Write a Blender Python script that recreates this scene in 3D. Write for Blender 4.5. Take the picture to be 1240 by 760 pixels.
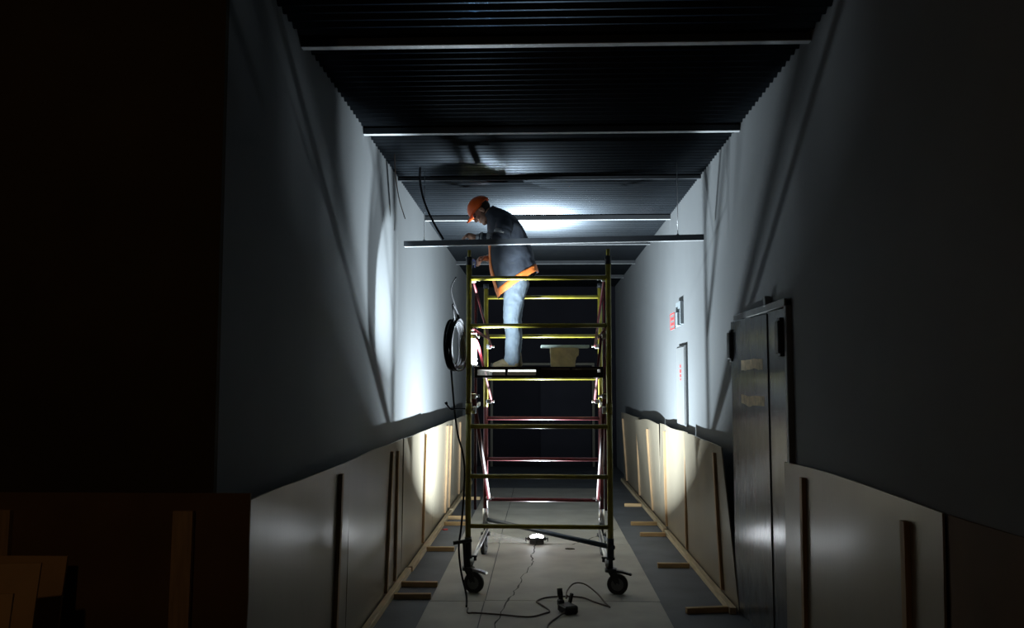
import bpy, bmesh, math, random
from mathutils import Vector, Matrix, Quaternion, noise
for o in list(bpy.data.objects):
    bpy.data.objects.remove(o)
random.seed(7)
S = bpy.context.scene
COL = S.collection
R = math.radians
PI = math.pi

# ------------------------------------------------------------------ camera
cam = bpy.data.cameras.new('camera')
cam.sensor_width = 36.0
cam.lens = 1050.0 / 1240.0 * 36.0
cam.clip_start = 0.05
cam_o = bpy.data.objects.new('camera', cam)
COL.objects.link(cam_o)
cam_o.location = (0, 0, 1.755)
cam_o.rotation_euler = (PI / 2 + math.atan(83 / 1050), 0, math.atan(35 / 1050))
S.camera = cam_o

# ------------------------------------------------------------------ world
w = bpy.data.worlds.new('night')
S.world = w
w.use_nodes = True
bg = w.node_tree.nodes['Background']
bg.inputs[0].default_value = (0.45, 0.7, 1.0, 1)
bg.inputs[1].default_value = 0.001

# ------------------------------------------------------------------ exposure, lamp powers
S.view_settings.view_transform = 'Standard'
S.view_settings.look = 'None'
S.view_settings.gamma = 1.0
S.view_settings.use_curve_mapping = False
S.view_settings.exposure = 0.0
FLOOD_POWER = 620.0       # floodlight lying on the floor behind the tower
WORK_POWER = 95.0        # work lamp on the platform
WARM_POWER = 11.0         # dim bulb round the corner on the left
COOL = (0.80, 0.93, 1.0)

# ------------------------------------------------------------------ materials
def mat(name, color, rough=0.6, metal=0.0, var=0.12, scale=6.0, bump=0.0, bscale=60.0,
        stretch=None, emit=None, strength=0.0, spec=0.5, tint=None, coat=0.0, trans=0.0, alpha=1.0):
    m = bpy.data.materials.new(name)
    m.use_nodes = True
    nt = m.node_tree
    b = nt.nodes['Principled BSDF']
    b.inputs['Roughness'].default_value = rough
    b.inputs['Metallic'].default_value = metal
    b.inputs['Specular IOR Level'].default_value = spec
    if tint:
        b.inputs['Specular Tint'].default_value = (*tint, 1)
    b.inputs['Coat Weight'].default_value = coat
    b.inputs['Transmission Weight'].default_value = trans
    b.inputs['Alpha'].default_value = alpha
    tc = nt.nodes.new('ShaderNodeTexCoord')
    mp = nt.nodes.new('ShaderNodeMapping')
    nt.links.new(tc.outputs['Object'], mp.inputs[0])
    if stretch:
        mp.inputs['Scale'].default_value = stretch
    n = nt.nodes.new('ShaderNodeTexNoise')
    n.inputs['Scale'].default_value = scale
    n.inputs['Detail'].default_value = 6
    nt.links.new(mp.outputs[0], n.inputs['Vector'])
    r = nt.nodes.new('ShaderNodeValToRGB')
    c = color
    r.color_ramp.elements[0].position = 0.3
    r.color_ramp.elements[1].position = 0.7
    r.color_ramp.elements[0].color = (c[0] * (1 - var), c[1] * (1 - var), c[2] * (1 - var), 1)
    r.color_ramp.elements[1].color = (min(1, c[0] * (1 + var)), min(1, c[1] * (1 + var)), min(1, c[2] * (1 + var)), 1)
    nt.links.new(n.outputs['Fac'], r.inputs[0])
    nt.links.new(r.outputs[0], b.inputs['Base Color'])
    if bump > 0:
        n2 = nt.nodes.new('ShaderNodeTexNoise')
        n2.inputs['Scale'].default_value = bscale
        n2.inputs['Detail'].default_value = 4
        nt.links.new(mp.outputs[0], n2.inputs['Vector'])
        bp = nt.nodes.new('ShaderNodeBump')
        bp.inputs['Strength'].default_value = bump
        bp.inputs['Distance'].default_value = 0.01
        nt.links.new(n2.outputs['Fac'], bp.inputs['Height'])
        nt.links.new(bp.outputs[0], b.inputs['Normal'])
    if emit:
        b.inputs['Emission Color'].default_value = (*emit, 1)
        b.inputs['Emission Strength'].default_value = strength
    return m

M = {}
M['wall'] = mat('painted_wall', (0.15, 0.158, 0.165), 0.8, spec=0.12, var=0.05, scale=1.3, bump=0.08, bscale=40)
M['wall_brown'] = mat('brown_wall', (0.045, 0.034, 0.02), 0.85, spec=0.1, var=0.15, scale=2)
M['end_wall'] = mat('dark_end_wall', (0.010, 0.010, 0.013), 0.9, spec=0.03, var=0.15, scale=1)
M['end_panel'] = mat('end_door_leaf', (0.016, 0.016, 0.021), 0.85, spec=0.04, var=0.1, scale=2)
M['end_frame'] = mat('end_door_frame', (0.035, 0.03, 0.014), 0.6)
M['floor'] = mat('screed_floor', (0.10, 0.11, 0.128), 0.7, var=0.22, scale=2.2, bump=0.12, bscale=90)
M['sheet'] = mat('hardboard_sheet', (0.34, 0.33, 0.30), 0.62, var=0.16, scale=2.6, bump=0.05, bscale=120)
M['crack'] = mat('crack', (0.05, 0.05, 0.045), 0.9)
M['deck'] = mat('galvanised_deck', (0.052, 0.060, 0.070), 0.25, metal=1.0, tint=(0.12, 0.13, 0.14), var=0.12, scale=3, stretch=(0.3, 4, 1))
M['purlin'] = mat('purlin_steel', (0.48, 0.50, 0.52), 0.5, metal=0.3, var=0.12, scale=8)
M['purlin_shade'] = mat('purlin_web_shade', (0.03, 0.033, 0.037), 0.5, metal=0.3)  # near-black copy of the purlin steel, painting shade onto the sides
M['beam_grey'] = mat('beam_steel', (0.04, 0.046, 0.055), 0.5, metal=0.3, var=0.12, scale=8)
M['ply'] = mat('plywood_cream', (0.25, 0.216, 0.163), 0.28, var=0.07, scale=3, stretch=(1, 1, 0.25), bump=0.04, bscale=50)
M['ply_brown'] = mat('hardboard_brown', (0.12, 0.07, 0.035), 0.7, spec=0.15, var=0.15, scale=3)
M['board_tan'] = mat('board_tan', (0.42, 0.25, 0.11), 0.6, var=0.12, scale=5)
M['batten'] = mat('batten_timber', (0.34, 0.215, 0.11), 0.65, var=0.2, scale=9, stretch=(6, 6, 0.5), bump=0.1, bscale=30)
M['runner'] = mat('runner_timber', (0.48, 0.38, 0.24), 0.65, var=0.2, scale=9, stretch=(6, 0.5, 6), bump=0.1, bscale=30)
M['foot'] = mat('foot_timber', (0.46, 0.31, 0.15), 0.65, var=0.2, scale=9, stretch=(0.5, 6, 6), bump=0.1, bscale=30)
M['door'] = mat('door_paint', (0.085, 0.092, 0.10), 0.17, var=0.22, scale=5, stretch=(1, 3, 0.7), bump=0.03, bscale=160)
M['door_frame'] = mat('door_frame_paint', (0.16, 0.17, 0.18), 0.4, var=0.15, scale=8)
M['dark_steel'] = mat('dark_steel', (0.035, 0.037, 0.04), 0.45, metal=0.4, var=0.2, scale=10)
M['tape'] = mat('masking_tape', (0.50, 0.41, 0.26), 0.6, var=0.35, scale=22)
M['white_plastic'] = mat('white_plastic', (0.75, 0.76, 0.76), 0.4, var=0.03)
M['cabinet_paint'] = mat('cabinet_paint', (0.18, 0.187, 0.192), 0.4, var=0.03)
M['grey_plastic'] = mat('grey_plastic', (0.22, 0.25, 0.27), 0.5, var=0.08)
M['red'] = mat('red_print', (0.62, 0.05, 0.05), 0.5, var=0.05)
M['yellow'] = mat('yellow_scaffold_paint', (0.29, 0.25, 0.028), 0.38, metal=0.15, var=0.22, scale=14, bump=0.03)
M['red_paint'] = mat('red_scaffold_paint', (0.085, 0.010, 0.014), 0.5, metal=0.0, spec=0.3, var=0.22, scale=14, bump=0.03)
M['zinc'] = mat('zinc_steel', (0.55, 0.56, 0.57), 0.32, metal=0.85, var=0.15, scale=12)
M['blue_steel'] = mat('blued_tube', (0.06, 0.08, 0.11), 0.35, metal=0.6, var=0.15, scale=10)
M['rubber'] = mat('black_rubber', (0.018, 0.018, 0.02), 0.6, var=0.2)
M['wheel_hub'] = mat('wheel_hub', (0.16, 0.17, 0.18), 0.45, metal=0.3, var=0.2)
M['deck_ply'] = mat('platform_plywood', (0.15, 0.11, 0.07), 0.7, var=0.25, scale=7)
M['alu'] = mat('aluminium_plate', (0.80, 0.80, 0.79), 0.45, metal=0.1, var=0.12, scale=18)
M['black'] = mat('black_plastic', (0.012, 0.012, 0.013), 0.5, var=0.2)
M['cord'] = mat('brown_cord', (0.05, 0.028, 0.018), 0.6, var=0.2)
M['cable'] = mat('black_cable', (0.006, 0.006, 0.007), 0.8, var=0.2, spec=0.12)
M['block'] = mat('aerated_block', (0.55, 0.48, 0.30), 0.9, var=0.22, scale=11, bump=0.5, bscale=35)
M['pale_board'] = mat('pale_board', (0.66, 0.80, 0.75), 0.45, var=0.14, scale=9)
M['film'] = mat('plastic_film', (0.7, 0.7, 0.68), 0.25, var=0.05, alpha=0.35)
M['scrap'] = mat('scrap', (0.05, 0.045, 0.035), 0.8)
M['skin'] = mat('skin', (0.50, 0.27, 0.19), 0.5, var=0.1, scale=25)
M['hair'] = mat('dark_hair', (0.02, 0.015, 0.012), 0.6)
M['eye'] = mat('eye', (0.03, 0.02, 0.015), 0.25)
M['jacket'] = mat('navy_jacket', (0.042, 0.051, 0.070), 0.72, var=0.3, scale=9, bump=0.3, bscale=24)
M['sleeve_grey'] = mat('grey_cuff', (0.38, 0.40, 0.42), 0.7, var=0.2, scale=20)
M['orange'] = mat('orange_trim', (0.92, 0.24, 0.045), 0.55, var=0.1, scale=20)
M['helmet'] = mat('orange_helmet', (0.88, 0.13, 0.02), 0.3, var=0.05)
M['jeans'] = mat('pale_jeans', (0.155, 0.195, 0.24), 0.8, var=0.17, scale=8, bump=0.35, bscale=22)
M['boot'] = mat('tan_boot', (0.17, 0.135, 0.075), 0.75, var=0.25, scale=18, bump=0.2, bscale=40)
M['sole'] = mat('boot_sole', (0.05, 0.045, 0.035), 0.8)
M['lens'] = mat('lamp_lens', (0.9, 0.95, 1.0), 0.3, emit=(0.88, 0.94, 1.0), strength=85.0)

# ------------------------------------------------------------------ helpers
class MB:
    """collects shapes for ONE mesh"""
    def __init__(s):
        s.bm = bmesh.new()
    def box(s, c, d, rot=None, bev=0.0, mi=0):
        m = Matrix.Translation(Vector(c))
        if rot is not None:
            m = m @ (rot.to_4x4() if isinstance(rot, Matrix) else Matrix.Rotation(rot, 4, 'Z'))
        m = m @ Matrix.Diagonal((d[0], d[1], d[2], 1))
        r = bmesh.ops.create_cube(s.bm, size=1.0, matrix=m)
        fs = set(f for v in r['verts'] for f in v.link_faces)
        if bev > 0:
            es = list(set(e for v in r['verts'] for e in v.link_edges))
            rb = bmesh.ops.bevel(s.bm, geom=es, offset=bev, segments=1, affect='EDGES', profile=0.5)
            fs = set(rb['faces']) | set(f for f in fs if f.is_valid)
        for f in fs:
            f.material_index = mi
        return s
    def tube(s, pts, rad, seg=10, closed=False, mi=0, cap=True):
        pts = [Vector(p) for p in pts]
        n = len(pts)
        if not hasattr(rad, '__len__'):
            rad = [rad] * n
        rings = []
        prev = None
        for i, p in enumerate(pts):
            if closed:
                t = pts[(i + 1) % n] - pts[i - 1]
            else:
                t = pts[min(i + 1, n - 1)] - pts[max(i - 1, 0)]
            t.normalize()
            if prev is None:
                a = Vector((0, 0, 1)) if abs(t.z) < 0.9 else Vector((1, 0, 0))
                nx = t.cross(a).normalized()
            else:
                nx = prev - t * prev.dot(t)
                nx.normalize()
            prev = nx
            ny = t.cross(nx)
            rings.append([s.bm.verts.new(p + (nx * math.cos(2 * PI * k / seg) + ny * math.sin(2 * PI * k / seg)) * rad[i]) for k in range(seg)])
        for i in range(n if closed else n - 1):
            a, b = rings[i], rings[(i + 1) % n]
            for k in range(seg):
                f = s.bm.faces.new((a[k], a[(k + 1) % seg], b[(k + 1) % seg], b[k]))
                f.smooth = True
                f.material_index = mi
        if not closed and cap:
            for rg, rev in ((rings[0], True), (rings[-1], False)):
                f = s.bm.faces.new(rg[::-1] if rev else rg)
                f.material_index = mi
        return s
    def cyl(s, a, b, r, seg=14, mi=0):
        return s.tube([a, b], r, seg, mi=mi)
    def ell(s, c, d, rot=None, seg=16, mi=0):
        m = Matrix.Translation(Vector(c))
        if rot is not None:
            m = m @ rot.to_4x4()
        m = m @ Matrix.Diagonal((d[0], d[1], d[2], 1))
        r = bmesh.ops.create_uvsphere(s.bm, u_segments=seg, v_segments=seg // 2 + 2, radius=1.0, matrix=m)
        for f in set(f for v in r['verts'] for f in v.link_faces):
            f.smooth = True
            f.material_index = mi
        return s
    def caps(s, pts, rad):
        """chain of overlapping tapered capsules"""
        pts = [Vector(p) for p in pts]
        for i, p in enumerate(pts):
            s.ell(p, (rad[i],) * 3, seg=12)
            if i:
                q = pts[i - 1]
                s.tube([q, p], [rad[i - 1], rad[i]], 14)
        return s
    def torus(s, c, R0, r, axis='X', seg=28, ts=10, mi=0):
        pts = []
        for k in range(seg):
            a = 2 * PI * k / seg
            u, v = math.cos(a) * R0, math.sin(a) * R0
            o = {'X': (0, u, v), 'Y': (u, 0, v), 'Z': (u, v, 0)}[axis]
            pts.append(Vector(c) + Vector(o))
        return s.tube(pts, r, ts, closed=True, mi=mi)
    def prism(s, poly, axis, a, b, mi=0):
        """poly in the two other axes, extruded along axis from a to b"""
        def P(p, t):
            return {'X': (t, p[0], p[1]), 'Y': (p[0], t, p[1]), 'Z': (p[0], p[1], t)}[axis]
        A = [s.bm.verts.new(P(p, a)) for p in poly]
        B = [s.bm.verts.new(P(p, b)) for p in poly]
        n = len(poly)
        for k in range(n):
            s.bm.faces.new((A[k], A[(k + 1) % n], B[(k + 1) % n], B[k])).material_index = mi
        s.bm.faces.new(A[::-1]).material_index = mi
        s.bm.faces.new(B).material_index = mi
        return s
    def build(s, name, mats, parent=None, loc=None, fix=True, sharp=False):
        if fix:
            bmesh.ops.recalc_face_normals(s.bm, faces=s.bm.faces)
        me = bpy.data.meshes.new(name)
        s.bm.to_mesh(me)
        s.bm.free()
        for m in (mats if isinstance(mats, (list, tuple)) else [mats]):
            me.materials.append(m)
        if sharp:
            me.set_sharp_from_angle(angle=R(42))
        o = bpy.data.objects.new(name, me)
        COL.objects.link(o)
        if parent is not None:
            o.parent = parent
        if loc is not None:
            o.location = loc
        return o

def tag(o, label=None, cat=None, group=None, kind=None):
    if label: o['label'] = label
    if cat: o['category'] = cat
    if group: o['group'] = group
    if kind: o['kind'] = kind
    return o

def thing(name, label, cat, loc=(0, 0, 0), rz=0.0, group=None):
    o = bpy.data.objects.new(name, None)
    o.empty_display_size = 0.1
    COL.objects.link(o)
    o.location = loc
    o.rotation_euler = (0, 0, rz)
    return tag(o, label, cat, group)

def struct(o):
    o['kind'] = 'structure'
    return o

def dup(o, parent=None, **kw):
    c = o.copy()
    COL.objects.link(c)
    if parent is not None:
        c.parent = parent
    for k, v in kw.items():
        setattr(c, k, v)
    return c

def dup_tree(o, parent=None):
    kids = list(o.children)
    c = dup(o, parent)
    for k in kids:
        dup_tree(k, c)
    return c

def spline(pts, n=8, closed=False):
    """Catmull-Rom through pts"""
    P = [Vector(p) for p in pts]
    out = []
    m = len(P)
    for i in range(m if closed else m - 1):
        if closed:
            a, b, c, d = P[i - 1], P[i], P[(i + 1) % m], P[(i + 2) % m]
        else:
            a, b, c, d = P[max(i - 1, 0)], P[i], P[i + 1], P[min(i + 2, m - 1)]
        for k in range(n):
            t = k / n
            out.append(0.5 * ((2 * b) + (c - a) * t + (2 * a - 5 * b + 4 * c - d) * t * t + (3 * b - a - 3 * c + d) * t ** 3))
    if not closed:
        out.append(P[-1])
    return out

# ================================================================== STRUCTURE
XL, XR = -1.42, 1.58          # the two long corridor walls
CORNER, YEND = 3.80, 18.4
RIB, DECK = 3.79, 3.825       # bottoms of the ribs / of the flats of the steel deck

floor = struct(MB().box((-1.5, 7.6, -0.05), (6.4, 21.8, 0.1)).build('floor', M['floor']))
struct(MB().box((XL - 0.06, (CORNER + YEND) / 2, DECK / 2), (0.12, YEND - CORNER, DECK)).build('wall_left', M['wall']))
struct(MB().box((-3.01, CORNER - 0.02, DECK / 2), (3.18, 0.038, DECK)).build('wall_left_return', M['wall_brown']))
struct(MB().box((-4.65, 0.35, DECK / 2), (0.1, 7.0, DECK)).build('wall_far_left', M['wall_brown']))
struct(MB().box((-1.5, -3.15, DECK / 2), (6.4, 0.1, DECK)).build('wall_behind', M['wall_brown']))
struct(MB().box((XR + 0.06, (-3.1 + YEND) / 2, DECK / 2), (0.12, YEND + 3.1, DECK)).build('wall_right', M['wall']))
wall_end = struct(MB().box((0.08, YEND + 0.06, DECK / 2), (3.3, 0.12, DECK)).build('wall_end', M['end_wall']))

# profiled steel deck: ribs run across the corridor
bm = MB()
prof = []
y = -3.2
while y < YEND + 0.1:
    prof += [(y, RIB), (y + 0.014, RIB), (y + 0.0455, DECK), (y + 0.0685, DECK)]   # flanks slope at about 48 degrees
    y += 0.1
prof.append((y, RIB))
up = [(p[0], p[1] + 0.004) for p in prof]
for a, b in ((-4.7, 1.7),):
    lo = [[bm.bm.verts.new((x, p[0], p[1])) for p in prof] for x in (a, b)]
    for i in range(len(prof) - 1):
        bm.bm.faces.new((lo[0][i], lo[0][i + 1], lo[1][i + 1], lo[1][i]))
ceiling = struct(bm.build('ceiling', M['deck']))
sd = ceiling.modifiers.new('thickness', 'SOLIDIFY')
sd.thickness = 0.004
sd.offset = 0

# purlins under the deck
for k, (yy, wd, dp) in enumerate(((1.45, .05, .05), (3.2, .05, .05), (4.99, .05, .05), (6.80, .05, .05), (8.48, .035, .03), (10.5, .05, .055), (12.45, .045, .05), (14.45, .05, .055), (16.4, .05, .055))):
    b = MB()
    x0 = XL if yy > CORNER else -4.6
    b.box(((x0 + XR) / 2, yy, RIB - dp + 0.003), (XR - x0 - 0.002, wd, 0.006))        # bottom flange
    b.box(((x0 + XR) / 2, yy - wd / 2 + 0.003, RIB - dp / 2), (XR - x0 - 0.002, 0.006, dp - 0.001), mi=1)  # web, shade painted on
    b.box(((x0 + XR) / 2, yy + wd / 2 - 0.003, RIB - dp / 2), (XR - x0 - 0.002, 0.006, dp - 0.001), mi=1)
    b.build('ceiling_beam', [M['beam_grey'] if yy == 8.48 else M['purlin'], M['purlin_shade']], ceiling)  # narrow purlin takes the dark grey flange as painted shadow

# end wall: a pair of door leaves in a frame, barely lit
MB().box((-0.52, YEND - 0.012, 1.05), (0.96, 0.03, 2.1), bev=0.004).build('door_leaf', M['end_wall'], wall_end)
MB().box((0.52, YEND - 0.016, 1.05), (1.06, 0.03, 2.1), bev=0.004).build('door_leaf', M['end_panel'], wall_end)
MB().box((-1.04, YEND - 0.02, 1.06), (0.05, 0.045, 2.12)).build('door_jamb', M['end_frame'], wall_end)
MB().box((1.10, YEND - 0.02, 1.06), (0.05, 0.045, 2.12)).build('door_jamb', M['end_frame'], wall_end)
MB().box((0.03, YEND - 0.02, 2.145), (2.19, 0.045, 0.05)).build('door_head', M['end_frame'], wall_end)

# ------------------------------------------------------------------ sheets laid down the middle of the floor
cov = thing('floor_covering', 'pale protective sheets laid edge to edge down the middle of the corridor floor', 'floor covering', (0, 0, 0))
cols = [(-0.90, -0.456), (-0.453, 0.955)]
rows = [[1.0, 4.69, 7.10, 9.6, 12.1, 14.6], [1.0, 4.7, 7.136, 9.62, 12.12, 14.6]]
for (x0, x1), rr in zip(cols, rows):
    for a, b_ in zip(rr[:-1], rr[1:]):
        j = random.uniform(-0.006, 0.006)
        MB().box(((x0 + x1) / 2 + j, (a + b_) / 2, 0.004), (x1 - x0 - 0.006, b_ - a - 0.008, 0.008), bev=0.001).build('floor_sheet', M['sheet'], cov)
def crack(pts, wd):
    b = MB()
    P = []
    for i in range(len(pts) - 1):
        p, q = Vector(pts[i]), Vector(pts[i + 1])
        n = 7
        for k in range(n):
            t = k / n
            P.append(p.lerp(q, t) + Vector((random.uniform(-.014, .014), random.uniform(-.02, .02))))
    P.append(Vector(pts[-1]))
    vs = []
    for i, p in enumerate(P):
        h = wd * random.uniform(0.4, 1.3) / 2
        vs.append((b.bm.verts.new((p.x - h, p.y, 0.0084)), b.bm.verts.new((p.x + h, p.y, 0.0084))))
    for i in range(len(vs) - 1):
        b.bm.faces.new((vs[i][0], vs[i][1], vs[i + 1][1], vs[i + 1][0]))
    b.build('crack', M['crack'], cov)
crack([(-0.055, 9.62), (-0.10, 9.0), (-0.08, 8.62), (-0.16, 8.1), (-0.21, 7.55), (-0.26, 7.15), (-0.33, 6.5), (-0.38, 6.0)], 0.014)
crack([(0.0, 9.62), (0.32, 9.55), (0.50, 9.85), (0.66, 10.15), (0.9, 10.6)], 0.016)

# ------------------------------------------------------------------ plywood hoarding along both walls
def hoarding(label, x, y0, y1, ztop, side, battens, wav=0.012, seed=0, lean=0.03, slant=0.0, m=None, thick=0.010, zfun=None, kindname='plywood_panel'):
    """one sheet on edge; side=+1: the room lies towards +x"""
    t = thing(kindname, label, 'plywood panel', (x, (y0 + y1) / 2, 0))
    b = MB()
    ny, nz = 14, 8
    g = []
    yc = (y0 + y1) / 2
    def surf(yy, zz):
        f = zz / ztop
        return -side * (lean * f) + wav * f * noise.noise(Vector((yy * 0.9 + seed * 3.1, zz * 0.5, seed))) * 2
    front, back = [], []
    for j in range(nz + 1):
        rf, rb = [], []
        for i in range(ny + 1):
            u = i / ny
            yy = y0 + (y1 - y0) * u
            zt = ztop + (zfun(yy) if zfun else 0.014 * noise.noise(Vector((yy * 1.1, seed * 5.3, 0))))
            zz = zt * j / nz + 0.004
            yo = yy - yc + (slant * j / nz * (1 - u))
            xs = surf(yy, zz)
            rf.append(b.bm.verts.new((xs, yo, zz)))
            rb.append(b.bm.verts.new((xs - side * thick, yo, zz)))
        front.append(rf); back.append(rb)
    for j in range(nz):
        for i in range(ny):
            b.bm.faces.new((front[j][i], front[j][i + 1], front[j + 1][i + 1], front[j + 1][i])).smooth = True
            b.bm.faces.new((back[j][i], back[j + 1][i], back[j + 1][i + 1], back[j][i + 1])).smooth = True
    for i in range(ny):
        b.bm.faces.new((front[nz][i], front[nz][i + 1], back[nz][i + 1], back[nz][i]))
        b.bm.faces.new((front[0][i + 1], front[0][i], back[0][i], back[0][i + 1]))
    for j in range(nz):
        b.bm.faces.new((front[j][0], front[j + 1][0], back[j + 1][0], back[j][0]))
        b.bm.faces.new((front[j + 1][ny], front[j][ny], back[j][ny], back[j + 1][ny]))
    b.build('sheet', m or M['ply'], t, sharp=True)
    for (yb, yt, z0, z1) in battens:          # battens nailed on the face
        q = MB()
        n = 6
        h = 0.022
        sec = []
        for k in range(n + 1):
            zz = z0 + (z1 - z0) * k / n
            yy = yb + (yt - yb) * k / n
            xs = surf(yy, zz) + side * 0.001
            sec.append([q.bm.verts.new((xs + side * dx, yy - yc + dy, zz)) for dx, dy in ((0, -h), (0.024, -h), (0.024, h), (0, h))])
        for k in range(n):
            for e in range(4):
                q.bm.faces.new((sec[k][e], sec[k][(e + 1) % 4], sec[k + 1][(e + 1) % 4], sec[k + 1][e]))
        q.bm.faces.new(sec[0]); q.bm.faces.new(sec[-1])
        q.build('batten', M['batten'], t)
    return t

BX = -1.27
hoarding('cream plywood panel nearest on the left, with one dark batten, behind the brown board', BX, 3.73, 5.70, 1.245, 1, [(5.36, 5.40, .06, 1.19)], seed=1, lean=-0.018)
hoarding('cream plywood panel on the left with a pair of dark battens side by side', BX, 5.705, 7.96, 1.245, 1, [(7.13, 7.29, .06, 1.18), (7.56, 7.60, .06, 1.16)], seed=2, lean=-0.018)
hoarding('brightly lit plywood panel on the left wall, beside the hanging cable coil', BX, 7.965, 10.2, 1.235, 1, [(9.33, 9.41, .06, 1.20)], seed=3, lean=-0.018)
hoarding('plywood panel on the left half hidden behind the tower, with a pale batten', BX, 10.205, 12.5, 1.225, 1, [(11.45, 11.6, .06, 1.18), (11.95, 12.05, .06, 1.16)], seed=4, lean=-0.018)
hoarding('shaded plywood panel farthest along the left wall', BX, 12.505, 15.0, 1.22, 1, [(13.4, 13.4, .06, 1.15), (14.6, 14.6, .06, 1.15)], seed=5, lean=-0.018)
RX = 1.50
hoarding('cream plywood panel with a cut slanting end beside the grey steel door', RX, 6.80, 9.02, 1.235, -1, [(7.34, 7.38, .06, 1.17)], seed=6, slant=0.32, wav=0.024, lean=-0.045)
hoarding('brightest plywood panel on the right wall, below the white hose cabinet', RX, 9.025, 11.1, 1.24, -1, [(9.07, 9.10, .06, 1.19), (10.5, 10.54, .06, 1.17)], seed=7, wav=0.034, lean=-0.045)
hoarding('plywood panel on the right with a bulging top and one pale batten, half shaded', RX, 11.105, 13.2, 1.225, -1, [(11.8, 11.86, .06, 1.13)], seed=8, wav=0.034, lean=-0.04, zfun=lambda y: 0.03 * math.sin((y - 11.1) * 2.2))
hoarding('dim plywood panel farthest along the right wall', RX, 13.205, 15.9, 1.22, -1, [(13.34, 13.4, .06, 1.11), (15.3, 15.45, .06, 1.12)], seed=9, wav=0.02, lean=-0.03)
hoarding('grey white plywood panel with two dark battens in the right foreground, covering the door edge', 1.535, 3.48, 5.62, 1.245, -1, [(5.2, 5.2, .05, 1.2), (3.78, 3.79, .05, 1.17)], seed=10, wav=0.01, lean=0.012, zfun=lambda y: 0.02 * math.sin((y - 3.5) * 1.4))
hoarding('dark brown hardboard panel at the right edge of the picture', 1.55, 1.2, 3.44, 1.245, -1, [], seed=11, m=M['ply_brown'], lean=0.015, kindname='hardboard_panel')

# boards by the near left corner
def flat_board(name, label, cat, x0, x1, yb, yt, z1, th, m, bats=(), rz=0.0, bowed=0.0):
    t = thing(name, label, cat, ((x0 + x1) / 2, yb, 0), rz)
    W = x1 - x0
    b = MB()
    n, k = 10, 6
    f, bk = [], []
    for j in range(k + 1):
        rf, rb = [], []
        for i in range(n + 1):
            u = i / n
            xx = -W / 2 + W * u
            zz = 0.002 + z1 * j / k
            yy = (yt - yb) * j / k + bowed * math.sin(PI * u) * j / k
            e = 0.006 * noise.noise(Vector((0, zz * 4, x1))) if i == n else 0
            rf.append(b.bm.verts.new((xx + e, yy, zz))); rb.append(b.bm.verts.new((xx + e, yy + th, zz)))
        f.append(rf); bk.append(rb)
    for j in range(k):
        for i in range(n):
            b.bm.faces.new((f[j][i], f[j][i + 1], f[j + 1][i + 1], f[j + 1][i]))
            b.bm.faces.new((bk[j][i], bk[j + 1][i], bk[j + 1][i + 1], bk[j][i + 1]))
    for i in range(n):
        b.bm.faces.new((f[k][i], f[k][i + 1], bk[k][i + 1], bk[k][i])); b.bm.faces.new((f[0][i], bk[0][i], bk[0][i + 1], f[0][i + 1]))
    for j in range(k):
        b.bm.faces.new((f[j][0], f[j + 1][0], bk[j + 1][0], bk[j][0])); b.bm.faces.new((f[j][n], bk[j][n], bk[j + 1][n], f[j + 1][n]))
    b.build('sheet', m, t)
    for (bx, wd, zt) in bats:
        sl = (yt - yb) / z1
        rot = Matrix.Rotation(-math.atan(sl), 3, 'X')
        MB().box((bx - (x0 + x1) / 2, sl * zt / 2 - 0.014, zt / 2 + 0.003), (wd, 0.024, zt), rot).build('batten', M['batten'], t)
    return t
flat_board('hardboard_panel', 'wide dark brown board standing across the left corner, with two battens', 'board', -3.3, -1.236, 3.66, 3.70, 1.283, 0.012, M['ply_brown'], [(-1.515, .085, 1.21), (-2.31, .1, 1.21)])
flat_board('board_offcut', 'tan board leaning in front of the dark brown board at the lower left', 'board', -2.75, -1.965, 3.42, 3.60, 1.035, 0.012, M['board_tan'])
flat_board('board_offcut', 'slanted tan offcut in front of the tan board at the left edge', 'board', -2.5, -1.885, 3.05, 3.30, 1.06, 0.012, M['board_tan'], rz=R(9))
flat_board('board_offcut', 'lightest tan offcut at the lower left edge of the picture', 'board', -2.35, -1.80, 2.78, 2.98, 1.02, 0.014, M['board_tan'], rz=R(10))

# floor runners and cross feet of the hoarding
def timber(name, label, cat, c, d, rz=0.0, m=None, group=None):
    o = MB().box((0, 0, d[2] / 2), d, bev=0.003).build(name, m)
    o.location = c
    o.rotation_euler = (0, 0, rz)
    return tag(o, label, cat, group)
timber('floor_runner', 'long pale timber runner along the foot of the left panels, nearest length', 'timber', (-1.232, 5.9, 0), (0.05, 4.5, 0.05), 0, M['runner'])
timber('floor_runner', 'pale timber runner along the left panels beyond the tower front', 'timber', (-1.222, 10.0, 0), (0.05, 3.6, 0.05), 0, M['runner'])
timber('floor_runner', 'timber runner at the shaded far end of the left panels', 'timber', (-1.225, 13.6, 0), (0.05, 3.4, 0.05), 0, M['runner'])
timber('floor_runner', 'timber runner along the right panels, ending beside the steel door', 'timber', (1.455, 8.55, 0), (0.05, 3.5, 0.05), 0, M['runner'])
timber('floor_runner', 'timber runner along the right panels behind the tower', 'timber', (1.452, 13.1, 0), (0.05, 5.4, 0.05), 0, M['runner'])
LF = [(-1.05, 7.19, .30, 'left timber foot on the floor nearest the picture bottom'), (-1.055, 7.61, .32, 'left timber foot just behind the nearest one'),
      (-1.06, 9.2, .30, 'single left timber foot beside the front left post of the tower'), (-1.065, 10.83, .29, 'left timber foot beside the small red scrap'),
      (-1.07, 11.32, .28, 'left timber foot just beyond the one beside the red scrap'), (-1.06, 13.2, .28, 'left timber foot far back behind the tower')]
for x, y, l, lab in LF:
    timber('timber_foot', lab, 'timber', (x, y, 0), (l, 0.045, 0.045), R(random.uniform(-3, 3)), M['foot'], 'timber feet of the left panels')
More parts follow.
